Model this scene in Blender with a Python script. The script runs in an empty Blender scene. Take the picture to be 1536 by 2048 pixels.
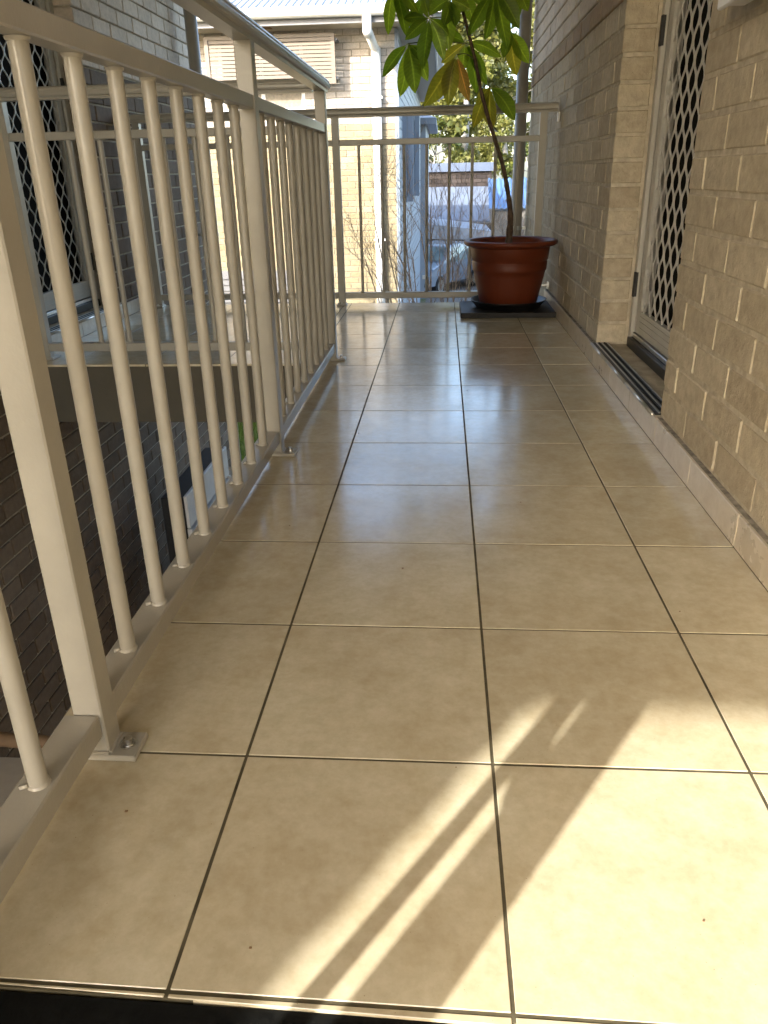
import bpy, bmesh, math, random
from mathutils import Vector, Matrix
random.seed(7)
rad = math.radians
scene = bpy.context.scene
COL = scene.collection

# ------------------------------------------------------------------ camera
cam_d = bpy.data.cameras.new('camera')
cam = bpy.data.objects.new('camera', cam_d)
COL.objects.link(cam)
cam_d.sensor_fit = 'HORIZONTAL'
cam_d.sensor_width = 36.0
cam_d.lens = 36.0 * 1539.27 / 1536.0
cam_d.clip_start = 0.02
cam_d.clip_end = 2000
CR = Vector((0.9973055, 0.0705114, -0.0202437))
CU = Vector((-0.0098916, 0.4026827, 0.9152862))
CF = Vector((-0.0726899, 0.9126197, -0.4022952))
CP = Vector((-0.0748, -0.4882, 0.7380))
m = Matrix.Identity(4)
for i in range(3):
    m[i][0] = CR[i]; m[i][1] = CU[i]; m[i][2] = -CF[i]; m[i][3] = CP[i]
cam.matrix_world = m
scene.camera = cam

# ------------------------------------------------------------------ world, sun, exposure
SUN_AZ, SUN_EL = rad(33), rad(27)          # direction the light travels (from +y towards +x), height
w = bpy.data.worlds.new('World'); scene.world = w
w.use_nodes = True
nt = w.node_tree; nt.nodes.clear()
sky = nt.nodes.new('ShaderNodeTexSky'); sky.sky_type = 'NISHITA'; sky.sun_disc = False
sky.sun_elevation = SUN_EL; sky.sun_rotation = math.pi + SUN_AZ
sky.air_density = 1.0; sky.dust_density = 2.5; sky.ozone_density = 1.0
bg = nt.nodes.new('ShaderNodeBackground'); bg.inputs[1].default_value = 0.15
wo = nt.nodes.new('ShaderNodeOutputWorld')
nt.links.new(sky.outputs[0], bg.inputs[0]); nt.links.new(bg.outputs[0], wo.inputs[0])
sd = bpy.data.lights.new('sun', 'SUN'); sd.energy = 2.0; sd.angle = rad(0.53); sd.color = (1.0, 0.95, 0.86)
sun = bpy.data.objects.new('sun', sd); COL.objects.link(sun)
LD = Vector((math.sin(SUN_AZ) * math.cos(SUN_EL), math.cos(SUN_AZ) * math.cos(SUN_EL), -math.sin(SUN_EL)))
sun.rotation_euler = LD.to_track_quat('-Z', 'Y').to_euler()
sun.location = (-6, -9, 8)
vs = scene.view_settings
vs.view_transform = 'Standard'; vs.look = 'None'; vs.gamma = 1.0; vs.use_curve_mapping = False
vs.exposure = 2.62
scene.render.engine = 'CYCLES'
scene.cycles.max_bounces = 10; scene.cycles.diffuse_bounces = 7; scene.cycles.glossy_bounces = 4
scene.cycles.sample_clamp_indirect = 6.0

# ------------------------------------------------------------------ materials
MATS = {}
def pbsdf(name, color, rough=0.6, spec=0.4, metal=0.0):
    mt = bpy.data.materials.new(name); mt.use_nodes = True
    b = mt.node_tree.nodes['Principled BSDF']
    b.inputs['Base Color'].default_value = (*color, 1)
    b.inputs['Roughness'].default_value = rough
    b.inputs['Specular IOR Level'].default_value = spec
    b.inputs['Metallic'].default_value = metal
    MATS[name] = mt
    return mt, mt.node_tree, b
def N(t, kind, **kw):
    n = t.nodes.new(kind)
    for k, v in kw.items(): setattr(n, k, v)
    return n
def noise(t, scale, detail=4, rough=0.55, vec=None, coord='Object'):
    tc = t.nodes.new('ShaderNodeTexCoord')
    n = t.nodes.new('ShaderNodeTexNoise'); n.inputs['Scale'].default_value = scale
    n.inputs['Detail'].default_value = detail; n.inputs['Roughness'].default_value = rough
    t.links.new(vec if vec else tc.outputs[coord], n.inputs['Vector'])
    return n
def ramp(t, src, stops):
    r = t.nodes.new('ShaderNodeValToRGB')
    e = r.color_ramp.elements
    while len(e) < len(stops): e.new(0.5)
    for el, (p, c) in zip(e, stops):
        el.position = p; el.color = (*c, 1) if len(c) == 3 else c
    t.links.new(src, r.inputs[0])
    return r
def mix(t, a, b, fac, mode='MIX'):
    n = t.nodes.new('ShaderNodeMix'); n.data_type = 'RGBA'; n.blend_type = mode
    for sock, val in ((n.inputs[0], fac), (n.inputs[6], a), (n.inputs[7], b)):
        if hasattr(val, 'is_linked') or isinstance(val, bpy.types.NodeSocket): t.links.new(val, sock)
        elif isinstance(val, (int, float)): sock.default_value = val
        else: sock.default_value = (*val, 1)
    return n.outputs[2]
def bump(t, b, src, dist=0.002, strength=0.5):
    bp = t.nodes.new('ShaderNodeBump'); bp.inputs['Distance'].default_value = dist; bp.inputs['Strength'].default_value = strength
    t.links.new(src, bp.inputs['Height']); t.links.new(bp.outputs[0], b.inputs['Normal'])
def piece_random(t):
    oi = t.nodes.new('ShaderNodeObjectInfo'); ge = t.nodes.new('ShaderNodeNewGeometry')
    a = N(t, 'ShaderNodeMath', operation='ADD'); t.links.new(oi.outputs['Random'], a.inputs[0]); t.links.new(ge.outputs['Random Per Island'], a.inputs[1])
    f = N(t, 'ShaderNodeMath', operation='FRACT'); t.links.new(a.outputs[0], f.inputs[0])
    return f.outputs[0]
def world_noise(t, scale, detail=4, rough=0.55):
    ge = t.nodes.new('ShaderNodeNewGeometry')
    return noise(t, scale, detail, rough, vec=ge.outputs['Position'])

def brick_mat(name, c0, c1, c2):
    mt, t, b = pbsdf(name, c1, 0.85, 0.25)
    r = piece_random(t)
    col = ramp(t, r, [(0.0, c0), (0.45, c1), (1.0, c2)]).outputs[0]
    n1 = world_noise(t, 34, 6, 0.65)
    n2 = world_noise(t, 2.1, 3)
    col = mix(t, col, ramp(t, n1.outputs[0], [(0.3, (0.62, 0.62, 0.62)), (0.62, (1.1, 1.1, 1.1))]).outputs[0], 0.55, 'MULTIPLY')
    col = mix(t, col, ramp(t, n2.outputs[0], [(0.35, (0.86, 0.84, 0.8)), (0.65, (1.07, 1.07, 1.07))]).outputs[0], 0.6, 'MULTIPLY')
    n3 = world_noise(t, 260, 2)
    specks = ramp(t, n3.outputs[0], [(0.70, (0, 0, 0)), (0.76, (1, 1, 1))]).outputs[0]
    col = mix(t, col, (0.10, 0.07, 0.04), specks)
    t.links.new(col, b.inputs['Base Color'])
    n5 = world_noise(t, 1.1, 5, 0.7)
    col = mix(t, col, ramp(t, n5.outputs[0], [(0.42, (1, 1, 1)), (0.60, (0.80, 0.77, 0.72))]).outputs[0], 0.55, 'MULTIPLY')
    n6 = world_noise(t, 7, 5, 0.7)
    smear = ramp(t, n6.outputs[0], [(0.60, (0, 0, 0)), (0.72, (0.5, 0.5, 0.5))]).outputs[0]
    col = mix(t, col, mix(t, c2, (1.08, 1.08, 1.08), 1.0, 'MULTIPLY'), smear)
    t.links.new(col, b.inputs['Base Color'])
    n7 = world_noise(t, 75, 5, 0.7)
    mx = N(t, 'ShaderNodeMath', operation='ADD'); t.links.new(n1.outputs[0], mx.inputs[0]); t.links.new(n7.outputs[0], mx.inputs[1])
    bump(t, b, mx.outputs[0], 0.005, 0.7)
brick_mat('brick_tan', (0.41, 0.355, 0.265), (0.465, 0.41, 0.31), (0.51, 0.455, 0.35))
brick_mat('brick_band', (0.30, 0.22, 0.14), (0.34, 0.255, 0.165), (0.37, 0.28, 0.185))
brick_mat('brick_pale', (0.54, 0.47, 0.40), (0.60, 0.53, 0.45), (0.66, 0.58, 0.50))
brick_mat('brick_cream', (0.25, 0.205, 0.125), (0.285, 0.24, 0.15), (0.32, 0.27, 0.175))
brick_mat('brick_brown', (0.115, 0.085, 0.06), (0.15, 0.113, 0.082), (0.185, 0.142, 0.106))
brick_mat('brick_white', (0.36, 0.32, 0.275), (0.40, 0.36, 0.31), (0.44, 0.40, 0.35))
brick_mat('brick_dark', (0.025, 0.02, 0.02), (0.04, 0.032, 0.03), (0.055, 0.045, 0.042))

def plain(name, color, rough=0.6, spec=0.4, metal=0.0, var=0.12, scale=14, bmp=0.0, bscale=120):
    mt, t, b = pbsdf(name, color, rough, spec, metal)
    n = world_noise(t, scale, 5, 0.6)
    col = mix(t, color, ramp(t, n.outputs[0], [(0.3, (1 - 2 * var,) * 3), (0.7, (1 + var,) * 3)]).outputs[0], 1.0, 'MULTIPLY')
    t.links.new(col, b.inputs['Base Color'])
    mr = N(t, 'ShaderNodeMapRange'); mr.inputs[3].default_value = max(0.02, rough - 0.06); mr.inputs[4].default_value = min(1, rough + 0.08)
    t.links.new(n.outputs[0], mr.inputs[0]); t.links.new(mr.outputs[0], b.inputs['Roughness'])
    if bmp:
        n2 = world_noise(t, bscale, 4, 0.6); bump(t, b, n2.outputs[0], bmp, 0.6)
    return mt
plain('mortar', (0.455, 0.405, 0.315), 0.95, 0.1, var=0.15, scale=30, bmp=0.003)
plain('paint', (0.325, 0.305, 0.258), 0.30, 0.5, var=0.05, scale=9, bmp=0.0006, bscale=160)
plain('paint_dark', (0.30, 0.275, 0.23), 0.32, 0.5, var=0.05, scale=9)
plain('render_paint', (0.08, 0.07, 0.05), 0.7, 0.3, var=0.1, scale=5, bmp=0.002, bscale=60)
plain('mortar_far', (0.26, 0.23, 0.18), 0.95, 0.1, var=0.15, scale=30)
plain('grout', (0.095, 0.082, 0.052), 0.95, 0.1, var=0.25, scale=20, bmp=0.001)
plain('ceiling', (0.76, 0.74, 0.69), 0.8, 0.2, var=0.04)
plain('steel', (0.55, 0.54, 0.52), 0.28, 0.5, 1.0, var=0.2, scale=60)
plain('aluminium', (0.62, 0.62, 0.60), 0.30, 0.5, 0.9, var=0.1, scale=40)
plain('door_grey', (0.42, 0.41, 0.37), 0.35, 0.5, var=0.06)
plain('mesh_grey', (0.44, 0.43, 0.40), 0.38, 0.5, var=0.06)
plain('black', (0.018, 0.018, 0.018), 0.45, 0.4, var=0.3, scale=50)
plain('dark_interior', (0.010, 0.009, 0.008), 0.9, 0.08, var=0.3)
plain('black_rubber', (0.004, 0.0045, 0.0045), 0.6, 0.15, var=0.4, scale=90, bmp=0.001, bscale=200)
plain('terracotta', (0.115, 0.023, 0.007), 0.45, 0.3, var=0.10, scale=7, bmp=0.0006, bscale=90)
plain('saucer_black', (0.014, 0.013, 0.013), 0.4, 0.4, var=0.3)
plain('board', (0.02, 0.018, 0.016), 0.6, 0.3, var=0.3, scale=12, bmp=0.001, bscale=60)
plain('soil', (0.05, 0.035, 0.025), 0.95, 0.1, var=0.4, scale=60, bmp=0.008, bscale=80)
plain('stem', (0.085, 0.055, 0.035), 0.7, 0.3, var=0.3, scale=60, bmp=0.002, bscale=90)
plain('petiole', (0.10, 0.12, 0.03), 0.5, 0.4, var=0.2)
plain('vein', (0.42, 0.48, 0.26), 0.5, 0.4, var=0.1)
plain('white_paint', (0.76, 0.74, 0.70), 0.45, 0.4, var=0.06)
plain('white_metal', (0.62, 0.61, 0.58), 0.4, 0.4, var=0.05)
plain('cream_paint', (0.40, 0.35, 0.27), 0.5, 0.4, var=0.05)
plain('shade_cloth', (0.17, 0.14, 0.108), 0.5, 0.4, var=0.05)
plain('grey_trim', (0.16, 0.16, 0.165), 0.5, 0.4, var=0.08)
plain('blue_grey', (0.17, 0.205, 0.255), 0.5, 0.4, var=0.08, scale=3)
plain('cladding', (0.22, 0.26, 0.31), 0.5, 0.4, var=0.06, scale=3)
plain('roof_metal', (0.26, 0.28, 0.31), 0.42, 0.5, var=0.08, scale=2)
plain('roof_blue', (0.08, 0.15, 0.29), 0.42, 0.5, var=0.08, scale=2)
plain('roof_pale', (0.13, 0.155, 0.20), 0.42, 0.5, var=0.08, scale=2)
plain('fascia_pale', (0.28, 0.30, 0.33), 0.5, 0.4, var=0.08, scale=2)
plain('parapet_blue', (0.075, 0.10, 0.155), 0.45, 0.4, var=0.08, scale=2)
plain('roof_tile', (0.16, 0.13, 0.12), 0.8, 0.2, var=0.2, scale=4)
plain('concrete', (0.15, 0.14, 0.125), 0.9, 0.2, var=0.16, scale=3, bmp=0.004, bscale=40)
plain('concrete_pale', (0.50, 0.48, 0.43), 0.9, 0.2, var=0.12, scale=3)
plain('bark', (0.42, 0.40, 0.37), 0.8, 0.2, var=0.3, scale=5)
plain('twig', (0.42, 0.335, 0.275), 0.8, 0.2, var=0.3, scale=25)
plain('brown', (0.20, 0.12, 0.06), 0.7, 0.3, var=0.1)
plain('car_paint', (0.20, 0.23, 0.27), 0.22, 0.6, 0.2, var=0.02)
plain('tyre', (0.02, 0.02, 0.02), 0.8, 0.2, var=0.2)
plain('red_lens', (0.35, 0.02, 0.015), 0.2, 0.5, var=0.05)
plain('sill_conc', (0.42, 0.37, 0.28), 0.85, 0.2, var=0.15, scale=18, bmp=0.002)
plain('ledge', (0.30, 0.27, 0.22), 0.9, 0.2, var=0.35, scale=35, bmp=0.004, bscale=50)
plain('tile_stair', (0.76, 0.71, 0.62), 0.5, 0.4, var=0.1)  # unseen stairs, toned pale to bounce sunlight onto the near floor

# ground: dirt, path and dry lawn
mt, t, b = pbsdf('ground', (0.2, 0.18, 0.13), 0.95, 0.1)
n = world_noise(t, 0.35, 6, 0.6); n2 = world_noise(t, 9, 5, 0.6)
c = ramp(t, n.outputs[0], [(0.38, (0.10, 0.12, 0.05)), (0.5, (0.17, 0.16, 0.09)), (0.62, (0.28, 0.26, 0.22))]).outputs[0]
c = mix(t, c, ramp(t, n2.outputs[0], [(0.3, (0.7,) * 3), (0.7, (1.15,) * 3)]).outputs[0], 1.0, 'MULTIPLY')
t.links.new(c, b.inputs['Base Color'])

# glazed floor tile
def tile_mat(name, dark, mid, light, rough):
    mt, t, b = pbsdf(name, mid, rough, 0.75)
    r = piece_random(t)
    oi = t.nodes.new('ShaderNodeObjectInfo'); ge = t.nodes.new('ShaderNodeNewGeometry')
    off = N(t, 'ShaderNodeVectorMath', operation='MULTIPLY_ADD')
    cx = t.nodes.new('ShaderNodeCombineXYZ'); t.links.new(r, cx.inputs[0]); t.links.new(r, cx.inputs[2])
    t.links.new(cx.outputs[0], off.inputs[0]); off.inputs[1].default_value = (37, 0, 19); t.links.new(ge.outputs['Position'], off.inputs[2])
    n1 = noise(t, 5.5, 6, 0.62, vec=off.outputs[0]); n2 = noise(t, 60, 5, 0.7, vec=off.outputs[0]); n3 = noise(t, 420, 2, 0.5, vec=off.outputs[0])
    n4 = noise(t, 20, 4, 0.6, vec=off.outputs[0])
    c = ramp(t, n1.outputs[0], [(0.32, dark), (0.5, mid), (0.68, light)]).outputs[0]
    c = mix(t, c, ramp(t, n2.outputs[0], [(0.34, (0.90, 0.88, 0.84)), (0.64, (1.05, 1.05, 1.05))]).outputs[0], 0.8, 'MULTIPLY')
    c = mix(t, c, ramp(t, n4.outputs[0], [(0.36, (0.93, 0.90, 0.85)), (0.64, (1.05, 1.05, 1.06))]).outputs[0], 0.8, 'MULTIPLY')
    tint = ramp(t, r, [(0.0, (0.93, 0.915, 0.89)), (0.5, (1.0, 0.99, 0.98)), (1.0, (1.05, 1.05, 1.05))]).outputs[0]
    c = mix(t, c, tint, 1.0, 'MULTIPLY')
    sp = ramp(t, n3.outputs[0], [(0.755, (0, 0, 0)), (0.79, (1, 1, 1))]).outputs[0]
    c = mix(t, c, (0.20, 0.13, 0.07), sp)
    t.links.new(c, b.inputs['Base Color'])
    mr = N(t, 'ShaderNodeMapRange'); mr.inputs[3].default_value = rough - 0.05; mr.inputs[4].default_value = rough + 0.07
    sm = world_noise(t, 4.5, 7, 0.72)
    smr = N(t, 'ShaderNodeMapRange'); smr.inputs[1].default_value = .52; smr.inputs[2].default_value = .72; smr.inputs[3].default_value = 0; smr.inputs[4].default_value = .07
    t.links.new(sm.outputs[0], smr.inputs[0])
    ad = N(t, 'ShaderNodeMath', operation='ADD'); t.links.new(n1.outputs[0], mr.inputs[0]); t.links.new(mr.outputs[0], ad.inputs[0]); t.links.new(smr.outputs[0], ad.inputs[1])
    t.links.new(ad.outputs[0], b.inputs['Roughness'])
    nb = noise(t, 9, 2, 0.5, vec=off.outputs[0]); bump(t, b, nb.outputs[0], 0.0012, 0.35)
tile_mat('tile', (0.475, 0.42, 0.30), (0.52, 0.47, 0.345), (0.56, 0.52, 0.395), 0.16)
tile_mat('skirting', (0.46, 0.41, 0.32), (0.51, 0.46, 0.37), (0.55, 0.50, 0.41), 0.28)

# leaves (thin, light passes through)
def leaf_mat(name, c0, c1, trans, veins=False):
    mt = bpy.data.materials.new(name); mt.use_nodes = True; MATS[name] = mt
    t = mt.node_tree; b = t.nodes['Principled BSDF']; out = t.nodes['Material Output']
    r = piece_random(t)
    c = ramp(t, r, [(0, c0), (1, c1)]).outputs[0]
    n = world_noise(t, 40, 3)
    c = mix(t, c, ramp(t, n.outputs[0], [(0.3, (0.8,) * 3), (0.7, (1.15,) * 3)]).outputs[0], 0.7, 'MULTIPLY')
    if veins:
        uv = t.nodes.new('ShaderNodeUVMap'); sx = t.nodes.new('ShaderNodeSeparateXYZ'); t.links.new(uv.outputs[0], sx.inputs[0])
        au = N(t, 'ShaderNodeMath', operation='ABSOLUTE'); t.links.new(sx.outputs[0], au.inputs[0])
        k1 = N(t, 'ShaderNodeMath', operation='MULTIPLY'); k1.inputs[1].default_value = 13; t.links.new(sx.outputs[1], k1.inputs[0])
        k2 = N(t, 'ShaderNodeMath', operation='MULTIPLY_ADD'); k2.inputs[1].default_value = -1.6; t.links.new(au.outputs[0], k2.inputs[0]); t.links.new(k1.outputs[0], k2.inputs[2])
        fr = N(t, 'ShaderNodeMath', operation='FRACT'); t.links.new(k2.outputs[0], fr.inputs[0])
        side = ramp(t, fr.outputs[0], [(0.0, (1.35, 1.3, 1.2)), (0.10, (1.0, 1.0, 1.0)), (0.55, (0.86, 0.88, 0.86)), (0.95, (1.0, 1.0, 1.0)), (1.0, (1.35, 1.3, 1.2))]).outputs[0]
        c = mix(t, c, side, 0.7, 'MULTIPLY')
        rib = ramp(t, au.outputs[0], [(0.0, (1, 1, 1)), (0.05, (1, 1, 1)), (0.11, (0, 0, 0))]).outputs[0]
        c = mix(t, c, mix(t, c, (1.9, 1.7, 1.9), 1.0, 'MULTIPLY'), rib)
        blot = world_noise(t, 55, 3); bl = ramp(t, blot.outputs[0], [(0.66, (0, 0, 0)), (0.74, (0.7, 0.7, 0.7))]).outputs[0]
        c = mix(t, c, (0.20, 0.16, 0.05), bl)
    t.links.new(c, b.inputs['Base Color']); b.inputs['Roughness'].default_value = 0.42
    tr = t.nodes.new('ShaderNodeBsdfTranslucent')
    c2 = mix(t, c, (1.9, 1.75, 0.6), 1.0, 'MULTIPLY'); t.links.new(c2, tr.inputs[0])
    ms = t.nodes.new('ShaderNodeMixShader'); ms.inputs[0].default_value = trans
    t.links.new(b.outputs[0], ms.inputs[1]); t.links.new(tr.outputs[0], ms.inputs[2]); t.links.new(ms.outputs[0], out.inputs[0])
leaf_mat('leaf_green', (0.09, 0.155, 0.018), (0.17, 0.25, 0.03), 0.6, True)
leaf_mat('leaf_yellow', (0.20, 0.20, 0.03), (0.26, 0.25, 0.04), 0.55, True)
leaf_mat('leaf_brown', (0.34, 0.20, 0.06), (0.38, 0.23, 0.08), 0.5, True)
leaf_mat('gum_leaf', (0.08, 0.095, 0.025), (0.17, 0.17, 0.05), 0.35)
leaf_mat('bush_leaf', (0.04, 0.065, 0.018), (0.12, 0.13, 0.03), 0.35)
leaf_mat('grass_blade', (0.035, 0.07, 0.012), (0.065, 0.11, 0.022), 0.4)

mt, t, b = pbsdf('glass', (0.05, 0.07, 0.07), 0.06, 0.8)
n = world_noise(t, 1.5, 2)
t.links.new(ramp(t, n.outputs[0], [(0.4, (0.06, 0.09, 0.09)), (0.6, (0.16, 0.20, 0.19))]).outputs[0], b.inputs['Base Color'])

# ------------------------------------------------------------------ mesh helpers
def link(o, parent=None):
    COL.objects.link(o)
    if parent: o.parent = parent
    return o
def mesh_obj(name, verts, faces, mat, parent=None, smooth=False):
    me = bpy.data.meshes.new(name); me.from_pydata([tuple(v) for v in verts], [], faces); me.update()
    for mm in (mat if isinstance(mat, (list, tuple)) else [mat]): me.materials.append(MATS[mm])
    if smooth:
        for p in me.polygons: p.use_smooth = True
    return link(bpy.data.objects.new(name, me), parent)
def tag(o, label=None, cat=None, group=None, kind=None):
    if label: o['label'] = label
    if cat: o['category'] = cat
    if group: o['group'] = group
    if kind: o['kind'] = kind
    return o
def empty(name, loc, label, cat, group=None):
    o = bpy.data.objects.new(name, None); o.location = loc; o.empty_display_size = 0.1
    COL.objects.link(o); return tag(o, label, cat, group)

BOXF = [(0, 3, 2, 1), (4, 5, 6, 7), (0, 1, 5, 4), (1, 2, 6, 5), (2, 3, 7, 6), (3, 0, 4, 7)]
def box_geo(x0, x1, y0, y1, z0, z1, bev=0.0):
    """verts, faces of a box; bev > 0 chamfers every edge"""
    x0, x1 = min(x0, x1), max(x0, x1); y0, y1 = min(y0, y1), max(y0, y1); z0, z1 = min(z0, z1), max(z0, z1)
    if bev <= 0:
        return [(x0, y0, z0), (x1, y0, z0), (x1, y1, z0), (x0, y1, z0), (x0, y0, z1), (x1, y0, z1), (x1, y1, z1), (x0, y1, z1)], list(BOXF)
    b = min(bev, (x1 - x0) * .45, (y1 - y0) * .45, (z1 - z0) * .45)
    X = (x0, x1); Y = (y0, y1); Z = (z0, z1); V = []; idx = {}
    for i in (0, 1):
        for j in (0, 1):
            for k in (0, 1):
                sx, sy, sz = (b, -b)[i], (b, -b)[j], (b, -b)[k]
                idx[i, j, k, 'x'] = len(V); V.append((X[i], Y[j] + sy, Z[k] + sz))
                idx[i, j, k, 'y'] = len(V); V.append((X[i] + sx, Y[j], Z[k] + sz))
                idx[i, j, k, 'z'] = len(V); V.append((X[i] + sx, Y[j] + sy, Z[k]))
    F = []
    for i in (0, 1):
        q = [idx[i, j, k, 'x'] for j, k in ((0, 0), (1, 0), (1, 1), (0, 1))]; F.append(q if i else q[::-1])
        q = [idx[j, i, k, 'y'] for j, k in ((0, 0), (1, 0), (1, 1), (0, 1))]; F.append(q[::-1] if i else q)
        q = [idx[j, k, i, 'z'] for j, k in ((0, 0), (1, 0), (1, 1), (0, 1))]; F.append(q if i else q[::-1])
    for i in (0, 1):
        for j in (0, 1):
            s = (i == j)
            q = [idx[i, j, 0, 'x'], idx[i, j, 1, 'x'], idx[i, j, 1, 'y'], idx[i, j, 0, 'y']]; F.append(q[::-1] if s else q)
            q = [idx[i, 0, j, 'x'], idx[i, 1, j, 'x'], idx[i, 1, j, 'z'], idx[i, 0, j, 'z']]; F.append(q if s else q[::-1])
            q = [idx[0, i, j, 'y'], idx[1, i, j, 'y'], idx[1, i, j, 'z'], idx[0, i, j, 'z']]; F.append(q[::-1] if s else q)
            for k in (0, 1):
                tq = [idx[i, j, k, c] for c in 'xyz']; F.append(tq if (i + j + k) % 2 else tq[::-1])
    return V, F
class MB:
    def __init__(s): s.v = []; s.f = []
    def add(s, geo):
        o = len(s.v); s.v += list(geo[0]); s.f += [tuple(i + o for i in f) for f in geo[1]]; return s
    def box(s, *a, bev=0.0): return s.add(box_geo(*a, bev=bev))
    def tube(s, pts, r, n=10, caps=True): return s.add(tube_geo(pts, r, n, caps))
    def build(s, name, mat, parent=None, smooth=False): return mesh_obj(name, s.v, s.f, mat, parent, smooth)
def box(name, a, mat, parent=None, bev=0.0):
    return MB().box(*a, bev=bev).build(name, mat, parent)
def tube_geo(pts, r, n=10, caps=True):
    pts = [Vector(p) for p in pts]; rs = r if isinstance(r, (list, tuple)) else [r] * len(pts)
    V = []; F = []; up = None
    for i, p in enumerate(pts):
        d = (pts[min(i + 1, len(pts) - 1)] - pts[max(i - 1, 0)]).normalized()
        if up is None:
            up = d.orthogonal().normalized()
        u = (up - d * up.dot(d)).normalized(); up = u; w_ = d.cross(u)
        for k in range(n):
            a = 2 * math.pi * k / n
            V.append(tuple(p + (u * math.cos(a) + w_ * math.sin(a)) * rs[i]))
    for i in range(len(pts) - 1):
        for k in range(n):
            F.append((i * n + k, i * n + (k + 1) % n, (i + 1) * n + (k + 1) % n, (i + 1) * n + k))
    if caps:
        F.append(tuple(range(n - 1, -1, -1))); o = (len(pts) - 1) * n; F.append(tuple(o + k for k in range(n)))
    return V, F
def tube(name, pts, r, mat, parent=None, n=12): 
    o = MB().tube(pts, r, n).build(name, mat, parent, True)
    return o
def lathe_geo(prof, c, n=48):
    V = []; F = []
    for (r, z) in prof:
        for k in range(n):
            a = 2 * math.pi * k / n; V.append((c[0] + r * math.cos(a), c[1] + r * math.sin(a), c[2] + z))
    for i in range(len(prof) - 1):
        for k in range(n):
            F.append((i * n + k, i * n + (k + 1) % n, (i + 1) * n + (k + 1) % n, (i + 1) * n + k))
    return V, F
def share(name, src, parent, mat4=None, loc=None, scale=None):
    o = bpy.data.objects.new(name, src.data if hasattr(src, 'data') else src)
    if loc is not None: o.location = loc
    if scale is not None: o.scale = scale
    return link(o, parent)

def to_px(p):
    d = Vector(p) - CP; z = d.dot(CF)
    if z < 0.05: return None
    return 768 + 1539.27 * d.dot(CR) / z, 1024 - 1539.27 * d.dot(CU) / z, z
BRICK_ME = {}
def bricks(parent, items, limit=300, bev=0.004, face='x', name='brick'):
    """items: (x0,x1,y0,y1,z0,z1,material). The ones that show largest become objects, the rest one joined part."""
    sc = []
    for it in items:
        c = ((it[0] + it[1]) / 2, (it[2] + it[3]) / 2, (it[4] + it[5]) / 2)
        q = to_px(c); s = 0
        if q and -60 < q[0] < 1596 and -60 < q[1] < 2108: s = 1 / (q[2] ** 2)
        sc.append(s)
    order = sorted(range(len(items)), key=lambda i: -sc[i])
    big = [i for i in order[:limit] if sc[i] > 0]; rest = [i for i in order if i not in set(big)]
    for i in big:
        x0, x1, y0, y1, z0, z1, mt = items[i]
        key = (mt, round(x1 - x0, 3), round(y1 - y0, 3), round(z1 - z0, 3))
        if key not in BRICK_ME:
            v, f = box_geo(-(x1 - x0) / 2, (x1 - x0) / 2, -(y1 - y0) / 2, (y1 - y0) / 2, -(z1 - z0) / 2, (z1 - z0) / 2, bev)
            me = bpy.data.meshes.new(name); me.from_pydata(v, [], f); me.materials.append(MATS[mt]); BRICK_ME[key] = me
        o = bpy.data.objects.new(name, BRICK_ME[key])
        j = random.uniform(-0.0012, 0.0012)
        o.location = ((x0 + x1) / 2 + (j if face == 'x' else 0), (y0 + y1) / 2 + (j if face == 'y' else 0), (z0 + z1) / 2 + random.uniform(-0.0008, 0.0008))
        o.rotation_euler = (random.uniform(-.003, .003), random.uniform(-.002, .002), random.uniform(-.003, .003))
        link(o, parent)
    if rest:
        mats = sorted({items[i][6] for i in rest}); V = []; F = []; MI = []
        for i in rest:
            g = box_geo(*items[i][:6], bev=bev); o_ = len(V); V += g[0]; F += [tuple(q + o_ for q in f) for f in g[1]]; MI += [mats.index(items[i][6])] * len(g[1])
        o = mesh_obj('brickwork', V, F, mats, parent)
        for p, mi in zip(o.data.polygons, MI): p.material_index = mi
        o['kind'] = 'stuff'
    return

def courses(a0, a1, z0, z1, L, H, J, offset_rows=0):
    """stretcher bond on a strip: yields (a_start, a_end, z_start, z_end, row)"""
    k = 0; z = z0
    while z < z1 - 0.02:
        zt = min(z + H - J, z1)
        a = a0; first = True
        while a < a1 - 0.012:
            ln = (L - J) if not (first and (k + offset_rows) % 2) else (L / 2 - J)
            e = min(a + ln, a1)
            if a1 - e < 0.04: e = a1
            yield a, e, z + J / 2, zt + J / 2 if zt < z1 else z1, k
            a = e + J; first = False
        z += H; k += 1

# ================================================================== SETTING
T = 0.34
g = mesh_obj('ground', [(-300, -200, -3), (300, -200, -3), (300, 500, -3), (-300, 500, -3)], [(0, 1, 2, 3)], 'ground'); tag(g, kind='structure')
p = box('path', (-1.95, 1.2, -9, 9.2, -3.05, -2.985), 'concrete_pale'); tag(p, kind='structure')
p = box('driveway', (-0.6, 12, 15, 31, -3.05, -2.99), 'concrete'); tag(p, kind='structure')

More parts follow.
